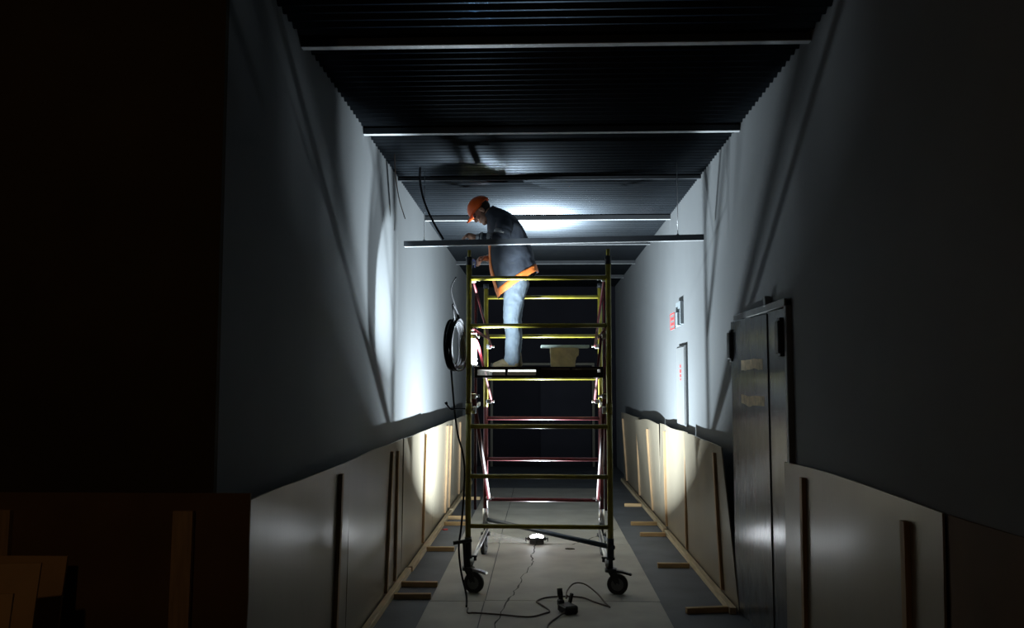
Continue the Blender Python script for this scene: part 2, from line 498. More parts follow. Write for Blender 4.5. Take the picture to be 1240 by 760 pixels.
RF = [(1.265, 6.84, .33, 'right timber foot nearest the picture bottom, beside the panel with the slanting end'), (1.255, 8.46, .30, 'right timber foot beside the front right caster'),
      (1.275, 10.15, .29, 'third right timber foot from the front'), (1.265, 10.92, .32, 'fourth right timber foot from the front'), (1.30, 12.55, .24, 'fifth right timber foot from the front')]
for x, y, l, lab in RF:
    timber('timber_foot', lab, 'timber', (x, y, 0), (l, 0.045, 0.045), R(random.uniform(-3, 3) + (8 if y < 7 else 0)), M['foot'], 'timber feet of the right panels')

# ------------------------------------------------------------------ steel door in the right wall
door = bpy.data.objects.new('door_1', None)
COL.objects.link(door)
door.location = (XR, 6.22, 0)
struct(door)
def dx(c, d): return (c, d)
fr = MB()
fr.box((-0.012, -0.69, 1.14), (0.05, 0.05, 2.28), bev=0.004).box((-0.012, 0.70, 1.14), (0.05, 0.05, 2.28), bev=0.004).box((-0.016, 0.005, 2.262), (0.06, 1.44, 0.05), bev=0.004)
MB().box((-0.002, 0.0, 1.12), (0.003, 1.36, 2.22)).build('door_backing', M['dark_steel'], door)
fr.build('door_frame', M['door_frame'], door)
lf1 = MB().box((-0.012, -0.482, 1.12), (0.045, 0.352, 2.225), Matrix.Rotation(R(4.8), 3, 'Z'), bev=0.004).build('door_leaf', M['door'], door)
MB().box((-0.0515, -0.3125, 1.12), (0.008, 0.014, 2.2)).build('seal_strip', M['black'], lf1)
lf2 = MB().box((-0.02, 0.192, 1.12), (0.045, 0.955, 2.225), Matrix.Rotation(R(4.8), 3, 'Z'), bev=0.004).build('door_leaf', M['door'], door)
for yy, zz, p in ((-0.62, 2.045, lf1), (0.60, 2.045, lf2)):
    hx = -0.085 if yy > 0 else -0.05
    MB().box((hx, yy + (.05 if yy > 0 else 0), zz), (0.05, 0.085, 0.21), bev=0.006).box((hx + .005, yy + (.05 if yy > 0 else 0), zz), (0.03, 0.06, 0.25), bev=0.004).build('hinge_box', M['dark_steel'], p)
MB().box((-0.03, -0.245, 2.31), (0.04, 0.05, 0.07), bev=0.004).build('stop_block', M['door_frame'], door)
tp = MB()
for zz, a, b_, hh in ((1.885, -.25, .23, .075), (1.625, -.27, .24, .07)):
    n = 10
    v = []
    for i in range(n + 1):
        yy = a + (b_ - a) * i / n
        e = 0.02 * noise.noise(Vector((yy * 9, zz * 7, 1)))
        v.append((tp.bm.verts.new((-0.0235, yy, zz - hh / 2 + e)), tp.bm.verts.new((-0.0235, yy, zz + hh / 2 + e * 0.5))))
    for i in range(n):
        tp.bm.faces.new((v[i][0], v[i + 1][0], v[i + 1][1], v[i][1]))
to_ = tp.build('tape_strip', M['tape'], lf2)
to_.location = (-0.02, 0.192, 0)
to_.rotation_euler = (0, 0, R(4.8))
hd = MB().box((-0.026, -0.40, 1.0), (0.008, 0.03, 0.2), bev=0.003).cyl((-0.026, -0.40, 0.95), (-0.05, -0.40, 0.95), 0.012)
ho_ = hd.build('lock_plate', M['dark_steel'], lf2)
ho_.location = (-0.02, 0.192, 0)
ho_.rotation_euler = (0, 0, R(4.8))
MB().box((-0.04, 0.62, 0.25), (0.012, 0.03, 0.16)).build('hinge_box', M['white_plastic'], lf2)

# ------------------------------------------------------------------ hose cabinet and sign on the right wall
cab = thing('hose_cabinet', 'tall white fire hose cabinet with a red mark, high on the lit right wall', 'cabinet', (XR, 9.68, 1.28))
MB().box((-0.015, 0, 0.44), (0.03, 0.56, 0.88), bev=0.004).build('body', M['cabinet_paint'], cab)
cd = MB().box((-0.034, 0, 0.44), (0.012, 0.53, 0.85), bev=0.003).build('door', M['cabinet_paint'], cab)
b = MB()
b.box((-0.041, -0.03, 0.60), (0.002, 0.10, 0.035)).box((-0.041, -0.03, 0.655), (0.002, 0.08, 0.03)).box((-0.041, -0.03, 0.55), (0.002, 0.09, 0.03)).box((-0.041, -0.03, 0.51), (0.002, 0.06, 0.02))
b.build('red_marking', M['red'], cd)
sg = thing('exit_lamp', 'small grey box with a red and white sign sticking out from the right wall', 'sign', (XR, 9.72, 2.37))
MB().box((-0.02, 0.05, 0.16), (0.04, 0.30, 0.26), bev=0.004).build('back_plate', M['grey_plastic'], sg)
MB().box((-0.045, 0.10, 0.09), (0.05, 0.34, 0.15), bev=0.004).build('housing', M['grey_plastic'], sg)
sp = MB().box((-0.074, 0.22, 0.08), (0.006, 0.34, 0.19)).build('sign_plate', M['cabinet_paint'], sg)
b = MB()
for a in ((-0.0785, 0.22, 0.168, .30, .014), (-0.0785, 0.22, -0.004, .30, .014), (-0.0785, 0.075, 0.08, .02, .18), (-0.0785, 0.365, 0.08, .02, .18), (-0.0785, 0.22, 0.11, .2, .03), (-0.0785, 0.22, 0.05, .2, .03)):
    b.box((a[0], a[1], a[2]), (0.002, a[3], a[4]))
b.build('red_marking', M['red'], sp)

# ================================================================== SCAFFOLD TOWER
SC = Vector((0.0, 8.24, 0))
tower = thing('scaffold_tower', 'yellow and red rolling scaffold tower standing in the middle of the corridor', 'scaffold', SC, R(-1.4))
HX, HY = 0.597, 0.838       # half width, half length between post centres
PR = 0.0235
RUNGS = (0.55, 0.965, 1.385, 1.80, 2.24, 2.65)
def part(b, name, m):
    return b.build(name, m, tower)
for sx in (-1, 1):
    x = sx * HX
    # front post: yellow over the whole height; upper tube joins on a spigot
    b = MB().cyl((x, -HY, 0.30), (x, -HY, 1.53), PR + 0.001).cyl((x, -HY, 1.535), (x, -HY, 2.79), PR).cyl((x, -HY, 2.79), (x, -HY, 2.895), 0.0155)
    b.cyl((x, -HY, 1.49), (x, -HY, 1.58), PR + 0.004)
    p = part(b, 'post', M['yellow'])
    MB().cyl((x, -HY, 2.765), (x, -HY, 2.835), PR + 0.004).build('post_collar', M['dark_steel'], p)
    b = MB().cyl((x, HY, 0.30), (x, HY, 1.50), PR)
    p = part(b, 'post', M['red_paint'])
    b = MB().cyl((x, HY, 1.502), (x, HY, 2.74), PR)
    p = part(b, 'post', M['yellow'])
    MB().cyl((x, HY, 2.74), (x, HY, 2.79), PR + 0.004).build('post_collar', M['dark_steel'], p)
for z in RUNGS:
    if abs(z - 1.80) > 0.01:
        part(MB().cyl((-HX, -HY, z), (HX, -HY, z), 0.019), 'rung', M['yellow'])
    part(MB().cyl((-HX, HY, z), (HX, HY, z), 0.019), 'rung', M['red_paint'] if z < 1.5 else M['yellow'])
# side braces (red tubes), seen nearly end on
for sx in (-1, 1):
    x = sx * (HX - 0.035)
    part(MB().cyl((x, -HY + 0.02, 2.63), (x - sx * .02, HY - 0.02, 2.13), 0.012), 'brace', M['red_paint'])
    part(MB().cyl((x - sx * 0.028, -HY + 0.02, 2.14), (x - sx * 0.028, HY - 0.02, 1.56), 0.012), 'brace', M['red_paint'])
    part(MB().cyl((sx * (HX - .012), -HY + 0.47, 0.62), (sx * (HX - .012), -HY + 0.47, 2.62), 0.012), 'upright_tube', M['red_paint'])
    part(MB().cyl((x, -HY + 0.02, 1.66), (x, HY - 0.02, 0.56), 0.019), 'brace', M['red_paint'])
    # guard rail struts at the platform
    part(MB().cyl((x + sx * .015, -HY, 2.22), (x + sx * .015, HY, 2.22), 0.013), 'guard_rail', M['red_paint'])
    # bottom side rail, bare zinc
    part(MB().cyl((x + sx * .01, -HY, 0.235), (x + sx * .01, HY, 0.265), 0.019), 'side_rail', M['zinc'])
    for yy, zz in ((-HY + .03, 2.64), (HY - .03, 2.13), (-HY + .03, 2.15), (-HY + .03, 1.64), (HY - .03, 1.56), (HY - .03, 0.57)):
        c = MB().box((x, yy, zz), (0.05, 0.035, 0.045), bev=0.006).cyl((x - sx * .05, yy, zz), (x + sx * .03, yy, zz), 0.008).cyl((x - sx * .055, yy, zz), (x - sx * .045, yy, zz), 0.013, 6)
        part(c, 'coupler', M['zinc'])
    # hook bracket between front post and brace
    c = MB().box((x - sx * 0.0, -HY + 0.3, 1.545), (0.02, 0.60, 0.035), Matrix.Rotation(R(3), 3, 'X'), bev=0.003).box((x, -HY + .06, 1.52), (0.045, .05, .06), bev=0.005)
    part(c, 'hook_bracket', M['zinc'])
part(MB().cyl((HX + .02, -HY - .03, 0.39), (-HX + .02, HY + .0, 0.345), 0.0215), 'floor_brace', M['blue_steel'])
MB  # (casters follow)
def caster(x, y, face, lever):
    """face: yaw of the wheel plane; sub-parts under the caster"""
    rt = Matrix.Rotation(face, 3, 'Z')
    c = MB().cyl((0, 0, 0.20), (0, 0, 0.42), 0.020).cyl((0, 0, 0.285), (0, 0, 0.305), 0.036).cyl((0, 0, 0.185), (0, 0, 0.215), 0.05)
    for s in (-1, 1):
        c.prism([(0.035, 0.21), (-0.045, 0.21), (-0.075, 0.10), (-0.06, 0.08), (-0.035, 0.09)], 'Y', s * 0.026 - .003, s * 0.026 + .003)
    c.box((-0.005, 0, 0.205), (0.085, 0.058, 0.012))
    bmesh.ops.rotate(c.bm, verts=c.bm.verts, cent=(0, 0, 0), matrix=rt)
    o = c.build('caster', M['dark_steel'], tower, (x, y, 0))
    wq = MB()
    wq.tube([(-0.055, -0.020, 0.088), (-0.055, -0.017, 0.088), (-0.055, 0.017, 0.088), (-0.055, 0.020, 0.088)], [0.076, 0.086, 0.086, 0.076], 28)
    bmesh.ops.rotate(wq.bm, verts=wq.bm.verts, cent=(0, 0, 0), matrix=rt)
    wo = wq.build('wheel', M['rubber'], o)
    h = MB().cyl((-0.055, -0.0235, 0.088), (-0.055, 0.0235, 0.088), 0.052, 20).cyl((-0.055, -0.034, 0.088), (-0.055, 0.034, 0.088), 0.013, 8)
    for k in range(5):
        a = 2 * PI * k / 5
        h.box((-0.055 + 0.034 * math.cos(a), 0, 0.088 + 0.034 * math.sin(a)), (0.012, 0.050, 0.012))
    bmesh.ops.rotate(h.bm, verts=h.bm.verts, cent=(0, 0, 0), matrix=rt)
    h.build('hub', M['wheel_hub'], o)
    l = MB()
    l.prism([(-0.03, 0.185), (-0.10, 0.178), (-0.165, 0.162), (-0.175, 0.168), (-0.165, 0.182), (-0.10, 0.198), (-0.03, 0.202)], 'Y', -0.022, 0.022)
    bmesh.ops.rotate(l.bm, verts=l.bm.verts, cent=(0, 0, 0), matrix=rt)
    l.build('brake_lever', M[lever], o)
    return o
caster(-HX, -HY, R(180 - 18), 'zinc')
caster(HX, -HY, R(180 - 8), 'dark_steel')
caster(-HX, HY, R(80), 'zinc')
caster(HX, HY, R(100), 'zinc')
# adjusting handle at the front left leg, bolts on the legs
b = MB().cyl((-HX - .12, -HY - .05, .415), (-HX + .035, -HY - .03, .44), 0.0155).cyl((-HX - .035, -HY - .04, .43), (-HX - .02, -HY - .03, .20), 0.010)
part(b, 'jack_handle', M['black'])
for sx in (-1, 1):
    for sy in (-1, 1):
        b = MB().cyl((sx * HX, sy * HY, 0.30), (sx * HX, sy * HY, 0.46), PR + .006).cyl((sx * HX - .01, sy * HY, .30), (sx * HX - sx * .075, sy * HY, .30), 0.008).cyl((sx * HX - sx * .06, sy * HY, .30), (sx * HX - sx * .06, sy * HY, .265), 0.012, 8)
        part(b, 'leg_sleeve', M['dark_steel'] if sy < 0 else M['zinc'])

# platform: plywood deck on a folded steel edge frame with four pockets
plat = part(MB().box((0, 0, 1.878), (1.10, 1.62, 0.022)), 'platform', M['deck_ply'])
e = MB()
y0 = -HY + 0.03
e.box((0, y0, 1.8065), (1.10, 0.03, 0.021)).box((0, y0, 1.884), (1.10, 0.03, 0.012))
for x in (-0.535, -0.275, -0.012, 0.012, 0.275, 0.535):
    e.box((x, y0, 1.845), (0.022, 0.03, 0.08))
e.box((0, -y0, 1.84), (1.10, 0.03, 0.07)).box((-0.54, 0, 1.835), (0.025, 1.56, 0.07)).box((0.54, 0, 1.835), (0.025, 1.56, 0.07)).box((0, 0, 1.84), (0.03, 1.56, 0.06))
e.build('edge_frame', M['black'], plat)
for k, (x0, x1) in enumerate(((0.023, 0.264), (0.286, 0.524))):      # two of the pockets are closed but for a slit
    q = MB()
    q.box(((x0 + x1) / 2 - (0.012 if k else 0), y0, 1.8415), (x1 - x0 - (0.024 if k else 0), 0.004, 0.049))
    if k:
        q.box((x1 - 0.012, y0, 1.8295), (0.024, 0.004, 0.025))
    q.build('edge_plate', M['black'], plat)

# ------------------------------------------------------------------ suspended beam and its hangers
bA, bB = Vector((-1.301, 8.19, 3.077)), Vector((1.488, 7.90, 3.077))
ln = (bB - bA).length
susp = thing('hanging_beam', 'dark steel beam hung across the corridor in front of the worker', 'beam', (bA + bB) / 2, math.atan2(bB.y - bA.y, bB.x - bA.x))
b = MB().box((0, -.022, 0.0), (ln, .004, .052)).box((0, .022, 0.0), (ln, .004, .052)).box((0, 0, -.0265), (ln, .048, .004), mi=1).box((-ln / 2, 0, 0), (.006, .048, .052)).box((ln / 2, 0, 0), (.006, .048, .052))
b.build('beam', [M['beam_grey'], M['purlin']], susp)  # paler steel on the underside paints in light from below
for x in (-ln / 2 + .19, ln / 2 - .23):
    MB().cyl((x, 0, -.03), (x, 0, RIB - 3.077 - .001), .0035, 6).cyl((x, 0, .027), (x, 0, .037), .012, 6).build('hanger_rod', M['zinc'], susp)

# ================================================================== LAMPS
def area(name, loc, nrm, size, power, color, parent=None, spread=PI):
    L = bpy.data.lights.new(name, 'AREA')
    L.shape = 'DISK'
    L.size = size
    L.energy = power
    L.color = color
    L.spread = spread
    o = bpy.data.objects.new(name, L)
    COL.objects.link(o)
    o.location = loc
    o.rotation_euler = Vector(nrm).to_track_quat('-Z', 'Y').to_euler()
    if parent is not None:
        o.parent = parent
    return o
# floodlight lying on its back on the floor behind the tower
fl = thing('floodlight', 'small floodlight lying face up on the floor under the scaffold tower, glaring white', 'floodlight', (-0.05, 9.58, 0.030))
tilt = Matrix.Rotation(R(-7), 3, 'X') @ Matrix.Rotation(R(45), 3, 'Z')
MB().box((0, 0, 0.036), (0.15, 0.15, 0.034), tilt, bev=0.006).build('housing', M['black'], fl)
b = MB()
for a in (0, 90, 180, 270):
    v = tilt @ Vector((0.062 * math.cos(R(a)), 0.062 * math.sin(R(a)), 0.0))
    b.box((v.x, v.y, 0.05 + v.z), (0.136 if a % 180 else 0.012, 0.012 if a % 180 else 0.136, 0.008), tilt)
b.build('bezel', M['dark_steel'], fl)
MB().ell((0, 0, 0.050), (0.076, 0.076, 0.034), tilt, 20).build('lens', M['lens'], fl)
MB().box((0, 0, -0.001), (0.115, 0.115, 0.04), tilt, bev=0.006).build('driver_box', M['black'], fl)
for s in (-1, 1):
    MB().box((s * .118, 0, .030), (.010, .03, .045), bev=.003).cyl((s * .09, 0, .035), (s * .125, 0, .035), .007).build('bracket', M['dark_steel'], fl)
area('floodlight_glow', (0, 0.006, 0.105), (0, math.sin(R(17)), math.cos(R(17))), 0.12, FLOOD_POWER, COOL, fl, R(160))

# work lamp on the left edge of the platform
wl = thing('work_lamp', 'glaring work lamp standing at the left edge of the scaffold platform by the post', 'lamp', (-0.57, 7.53, 1.889))
b = MB().box((0, 0.03, 0.006), (0.06, 0.11, 0.012), bev=.003).cyl((0, 0.045, 0.01), (0, 0.045, 0.06), .008)
b.build('stand', M['dark_steel'], wl)
MB().box((-0.022, 0.055, 0.16), (0.06, 0.018, 0.28), bev=.004).build('glare_plate', M['white_plastic'], wl)  # plate added to stand in for the upright glare beside the bulb
MB().ell((0, 0, 0.034), (0.016, 0.016, 0.014)).build('bulb', M['lens'], wl)
MB().cyl((0, 0.002, 0.008), (0, 0.0, 0.024), .014).build('socket', M['dark_steel'], wl)
area('work_lamp_glow', (0, 0, 0.052), (-0.2, 0.32, 0.93), 0.035, WORK_POWER, COOL, wl, R(162))

# a dim warm bulb round the corner, out of the picture on the left
wb = thing('bulb_lamp', 'warm bare bulb on a tall stand in the open bay left of the corridor', 'lamp', (-2.0, 0.85, 0))
MB().cyl((0, 0, 0), (0, 0, 0.02), .1).cyl((0, 0, .02), (0, 0, 2.9), .012).build('stand', M['dark_steel'], wb)
M['warm_bulb'] = mat('warm_bulb', (1, .8, .5), .4, emit=(1, .62, .3), strength=3.0)
MB().ell((0, 0, 2.94), (.03, .03, .04)).build('bulb', M['warm_bulb'], wb)
pl = bpy.data.lights.new('bulb_glow', 'POINT')
pl.energy = WARM_POWER
pl.color = (1.0, 0.64, 0.32)
pl.shadow_soft_size = 0.04
po = bpy.data.objects.new('bulb_glow', pl)
COL.objects.link(po)
po.parent = wb
po.location = (0.05, 0.05, 3.00)

# ================================================================== CABLES
# coil hung at the left side of the tower
coil = thing('cable_coil', 'thick coil of black cable hanging at the left side of the scaffold tower', 'cable', (-0.748, 7.59, 2.088), R(-20))
b = MB()
for k in range(9):
    dxo = (k - 4) * 0.009
    rr = 0.19 + random.uniform(-0.012, 0.02)
    ph = random.uniform(0, 6)
    pts = []
    for i in range(36):
        a = 2 * PI * i / 36
        pts.append((dxo + 0.008 * math.sin(a * 2 + ph), rr * 0.82 * math.cos(a) + 0.006 * math.sin(3 * a + ph), rr * 1.12 * math.sin(a) - 0.01 * abs(math.cos(a))))
    b.tube(pts, 0.011, 8, closed=True)
b.build('loops', M['cable'], coil)
b = MB()
b.tube(spline([(0.02, .03, .18), (0.03, -.02, .27), (0.04, -.14, .34), (0.07, -.20, .30), (0.05, -.13, .22), (0.0, -.05, .20)]), 0.006, 8)
b.tube(spline([(0.02, .0, .20), (0.03, -.05, .30), (0.05, -.20, .46), (0.12, -.25, .56)]), 0.006, 8)
b.build('tie', M['cable'], coil)
o = MB().tube(spline([(-0.785, 7.56, 1.885), (-0.775, 7.6, 1.72), (-0.76, 7.66, 1.50), (-0.725, 7.6, 1.30), (-0.68, 7.52, 1.17), (-0.655, 7.48, 1.02), (-0.66, 7.46, .80), (-0.675, 7.42, .55), (-0.69, 7.36, .38), (-0.665, 7.30, .20), (-0.62, 7.22, .06), (-0.60, 7.1, .017), (-0.585, 6.9, .017)]), 0.0085, 8).build('power_cable', M['cable'])
tag(o, 'black cable dropping from the hanging coil down the front left post to the floor', 'cable')
o = MB().tube(spline([(-0.835, 7.62, 1.585), (-0.82, 7.62, 1.555), (-0.79, 7.62, 1.525), (-0.75, 7.63, 1.525), (-0.705, 7.58, 1.53), (-0.655, 7.50, 1.53)]), [0.012] * 6 + [0.007] * 35, 8).build('cable_tail', M['cable'])
tag(o, 'short black cable end with a plug sticking out left of the tower below the coil', 'cable')
# cord on the floor in front of the tower
pts = [(-0.57, 6.86), (-0.56, 6.72), (-0.50, 6.72), (-0.32, 6.68), (-0.10, 6.62), (0.02, 6.72), (0.06, 6.80), (-0.01, 7.0), (-0.04, 7.08), (0.03, 7.2), (0.18, 7.25), (0.33, 7.22), (0.42, 7.08), (0.52, 6.95)]
o = MB().tube(spline([(x, y, .016) for x, y in pts]), 0.0062, 8).build('cord', M['cord'])
tag(o, 'thin brown cord winding over the pale floor sheets in front of the tower', 'cord')
pts = [(0.53, 6.92, .016), (0.50, 7.05, .02), (0.45, 7.22, .05), (0.36, 7.38, .085), (0.27, 7.38, .09), (0.21, 7.25, .06), (0.195, 7.05, .05), (0.20, 6.93, .10)]
o = MB().tube(spline(pts), 0.0062, 8).build('cord', M['cord'])
tag(o, 'brown cord arching up from the floor to the black socket block', 'cord')
soc = thing('socket_block', 'black plug and socket block lying on the floor at the bottom of the picture', 'socket', (0.20, 6.78, 0.008), R(25))
MB().box((0, 0, .032), (.11, .15, .062), bev=.012).box((-.03, .06, .065), (.045, .05, .05), bev=.008).build('body', M['black'], soc)
MB().cyl((-.028, .055, .07), (-.02, .10, .155), .017).cyl((-.024, .08, .11), (-.02, .10, .16), .022).build('plug', M['black'], soc)
MB().box((.05, .05, .085), (.02, .035, .09), Matrix.Rotation(R(15), 3, 'Y'), bev=.005).build('flap', M['black'], soc)
o = MB().tube(spline([(0.17, 6.70, .03), (0.12, 6.62, .016), (0.07, 6.5, .014), (0.04, 6.35, .014), (0.05, 6.1, .014)]), 0.0062, 8).build('cord', M['cord'])
tag(o, 'dark cord running from the socket block towards the viewer', 'cord')
# cables hanging from the ceiling
o = MB().tube(spline([(-1.14, 8.06, 3.79), (-1.14, 8.05, 3.66), (-1.11, 8.05, 3.50), (-1.065, 8.10, 3.37), (-1.0, 8.13, 3.24), (-0.925, 8.148, 3.115)]), 0.010, 8).build('hanging_cable', M['cable'])
tag(o, 'black cable looping from the ceiling down onto the hanging beam', 'cable')
o = MB().tube(spline([(-1.30, 7.55, 3.79), (-1.295, 7.6, 3.6), (-1.28, 7.7, 3.42), (-1.255, 7.8, 3.30), (-1.24, 7.82, 3.25)]), 0.0045, 6).build('hanging_cable', M['cord'])
tag(o, 'thin brown wire hanging from the ceiling beside the left wall', 'wire')

# ================================================================== THINGS ON THE PLATFORM, SCRAPS
b = MB()
poly = [(-.115, 0), (.105, 0), (.108, .06), (.118, .10), (.135, .115), (.14, .165), (.135, .185), (-.125, .185), (-.122, .10)]
b.prism(poly, 'Y', -.1, .1)
bmesh.ops.triangulate(b.bm, faces=[f for f in b.bm.faces if len(f.verts) > 4])
bmesh.ops.subdivide_edges(b.bm, edges=b.bm.edges, cuts=3, use_grid_fill=True)
for v in b.bm.verts:
    if v.co.z > .004:
        v.co += Vector((1, 1, .4)) * 0.006 * noise.noise(v.co * 14)
o = b.build('block', M['block'])
o.location = (0.21, 8.1, 1.8895)
tag(o, 'rough tan block with a broken right side standing on the platform', 'block')
o = MB().box((0, 0, .0125), (.445, .17, .025), bev=.003).build('board', M['pale_board'])
o.location = (0.222, 8.1, 2.0765)
o.rotation_euler = (0, 0, R(2))
tag(o, 'pale greenish short board lying on top of the tan block', 'board')
o = MB().prism([(-.03, -.015), (.0, -.03), (.035, -.01), (.02, .03), (-.015, .02)], 'Z', 0, .012).build('red_scrap', M['red'])
o.location = (-1.15, 10.5, 0.001)
tag(o, 'small red plastic scrap on the floor by the left runner', 'scrap')
b = MB().prism([(-.05, 0), (-.01, -.02), (.05, -.01), (.03, .015), (-.02, .03)], 'Z', 0, .01)
o = b.build('scrap', M['scrap'])
o.location = (0.30, 9.3, 0.009)
tag(o, 'small dark scrap on the floor sheet in front of the floodlight', 'scrap')
# crumpled film behind the back left caster
b = MB()
g = [[b.bm.verts.new((-.22 + .44 * i / 12, -.16 + .32 * j / 8, .012 + max(0, .11 * (1 - i / 12) * math.exp(-((j - 4) / 2.5) ** 2) + .02 * noise.noise(Vector((i * .5, j * .7, 2)))))) for i in range(13)] for j in range(9)]
for j in range(8):
    for i in range(12):
        b.bm.faces.new((g[j][i], g[j][i + 1], g[j + 1][i + 1], g[j + 1][i])).smooth = True
o = b.build('plastic_film', M['film'])
o.location = (-0.38, 9.75, 0)
tag(o, 'crumpled clear plastic film on the floor behind the back left caster', 'film')

# ================================================================== THE WORKER
PX, PY, PZ = -0.287, 8.60, 1.8895
def U(px, py, dy=0.0):
    """local metres from the figure's drawn proportions: side view, facing -x"""
    return Vector(((px - 620) / 120.5, dy, (444 - py) / 120.5))
man = thing('person', 'worker in orange helmet, navy jacket and pale jeans bending over on the scaffold platform', 'person', (PX, PY, PZ))
HU, HF = Vector((-.72, 0, .69)).normalized(), Vector((-.69, 0, -.72)).normalized()
HS = Vector((0, 1, 0))
HC = U(583, 253)
def H(f, s, u): return HC + HF * f + HS * s + HU * u
HR = Matrix((HF, HS, HU)).transposed()

body = MB()
# torso and limbs under the clothes
body.caps([U(626, 338), U(622, 320), U(616, 300), U(609, 280), U(603, 268)], [.12, .115, .12, .125, .10])
body.caps([U(610, 274, -.14), U(610, 274, .14)], [.06, .06])
body.caps([U(600, 264), U(592, 257), H(-.035, 0, -.05)], [.062, .056, .056])
for s in (-1, 1):
    body.caps([U(627, 338, s * .09), U(622, 386, s * .10), U(624, 431, s * .105)], [.07, .045, .034])
    body.caps([U(624, 436, s * .105), U(604, 440, s * .11)], [.035, .03])
# head
body.ell(H(-.012, 0, .035), (.098, .077, .088), HR)
body.ell(H(.035, 0, -.035), (.062, .062, .082), HR)
body.ell(H(.058, 0, -.105), (.034, .040, .026), HR)            # chin
body.ell(H(.03, 0, -.085), (.055, .056, .035), HR)             # jaw
body.caps([H(.088, 0, .012), H(.112, 0, -.028), H(.108, 0, -.036)], [.011, .0155, .013])   # nose
for s in (-1, 1):
    body.ell(H(.105, s * .012, -.036), (.009, .009, .008), HR)  # nostril wings
    body.ell(H(.088, s * .033, .020), (.016, .027, .010), HR)   # brow
    body.ell(H(.072, s * .042, -.028), (.022, .024, .022), HR)  # cheek
    body.ell(H(-.008, s * .079, -.012), (.020, .010, .033), HR)  # ear
    body.ell(H(-.004, s * .084, .006), (.022, .006, .014), HR)
body.ell(H(.088, 0, -.064), (.014, .026, .007), HR)             # lips
body.ell(H(.084, 0, -.075), (.014, .023, .008), HR)
# arms and hands
def hand(wrist, d, n, curl, spread=1.0, thumb=1):
    """wrist, direction of the fingers, palm normal, curl in radians per joint"""
    d = d.normalized(); n = (n - d * n.dot(d)).normalized(); sd_ = d.cross(n)
    body.caps([wrist, wrist + d * .03], [.027, .029])
    for k in (-1.2, -.4, .4, 1.2):
        body.caps([wrist + d * .02 + sd_ * k * .013, wrist + d * .085 + sd_ * k * .019], [.018, .0135])
    for i, (k, L) in enumerate(((-1.25, .92), (-.42, 1.0), (.42, .97), (1.25, .78))):
        p = wrist + d * .087 + sd_ * k * .019
        pts = [p]
        ang = 0.15
        for seg in (.040, .027, .021):
            ang += curl * (1 + .1 * i)
            p = p + (d * math.cos(ang) + n * math.sin(ang)) * seg * L + sd_ * k * .001 * spread
            pts.append(p)
        body.caps(pts, [.0105, .0098, .0090, .0078])
    p = wrist + d * .03 - sd_ * .024 * thumb
    body.caps([p, p + (d * .6 - sd_ * .8 * thumb + n * .3) * .036, p + (d * .95 - sd_ * .75 * thumb + n * .8) * .058, p + (d * 1.3 - sd_ * .55 * thumb + n * 1.2) * .072], [.016, .0125, .011, .009])
ELN, WRN = U(606, 293, -.25), U(579, 290.5, -.25)
body.caps([U(610, 276, -.16), ELN, WRN], [.045, .038, .03])
hand(WRN, U(563, 287, -.30) - WRN, Vector((0, -.5, -1)), .45)
ELF, WRF = U(606, 309, .22), U(590, 310.5, .02)
body.caps([U(609, 276, .16), ELF, WRF], [.045, .038, .03])
hand(WRF, U(572, 312, -.04) - WRF, Vector((0, -.25, -1)), .62, thumb=-1)
bo = body.build('body', M['skin'], man)
rm = bo.modifiers.new('skin', 'REMESH')
rm.mode = 'VOXEL'; rm.voxel_size = 0.0055; rm.use_smooth_shade = True
sm = bo.modifiers.new('soft', 'SMOOTH'); sm.factor = 0.5; sm.iterations = 3
for s in (-1, 1):
    MB().ell(H(.0925, s * .031, .0), (.010, .013, .008), HR, 10).build('eye', M['eye'], man)
# hair below the helmet, at nape and temples
hb = MB().ell(H(-.022, 0, .022), (.094, .081, .085), HR, 20)
bmesh.ops.delete(hb.bm, geom=[v for v in hb.bm.verts if (v.co - HC).dot(HF) > .03 or (v.co - HC).dot(HU) < -.055], context='VERTS')
hb.build('hair', M['hair'], man)
# helmet: shell, rim and peak
hm = MB()
rows, seg = 12, 32
gr = []
for j in range(rows + 1):
    ph = PI / 2 * j / rows
    rg = []
    for i in range(seg):
        a = 2 * PI * i / seg
        f, s_ = math.cos(a) * math.cos(ph), math.sin(a) * math.cos(ph)
        ridge = 1 + .035 * math.exp(-((s_ * .108) / .012) ** 2) * (1 - math.cos(ph) ** 4)
        rg.append(hm.bm.verts.new(H(-.008 + f * .132, s_ * .108, .032 + math.sin(ph) * .116 * ridge)))
    gr.append(rg)
for j in range(rows):
    for i in range(seg):
        try:
            hm.bm.faces.new((gr[j][i], gr[j][(i + 1) % seg], gr[j + 1][(i + 1) % seg], gr[j + 1][i])).smooth = True
        except ValueError:
            pass
pk = []
for i in range(-8, 9):       # peak and rim
    a = PI * i / 16 * 1.15
    ext = .058 * max(0, math.cos(a)) ** 1.3 + .008
    pk.append((hm.bm.verts.new(H(-.008 + math.cos(a) * .132, math.sin(a) * .108, .034)), hm.bm.verts.new(H(-.008 + math.cos(a) * (.132 + ext), math.sin(a) * (.108 + ext * .35), .022))))
for i in range(len(pk) - 1):
    hm.bm.faces.new((pk[i][0], pk[i + 1][0], pk[i + 1][1], pk[i][1])).smooth = True
bmesh.ops.remove_doubles(hm.bm, verts=hm.bm.verts, dist=.0006)
ho = hm.build('helmet', M['helmet'], man)
sd = ho.modifiers.new('thickness', 'SOLIDIFY'); sd.thickness = .004; sd.offset = 0
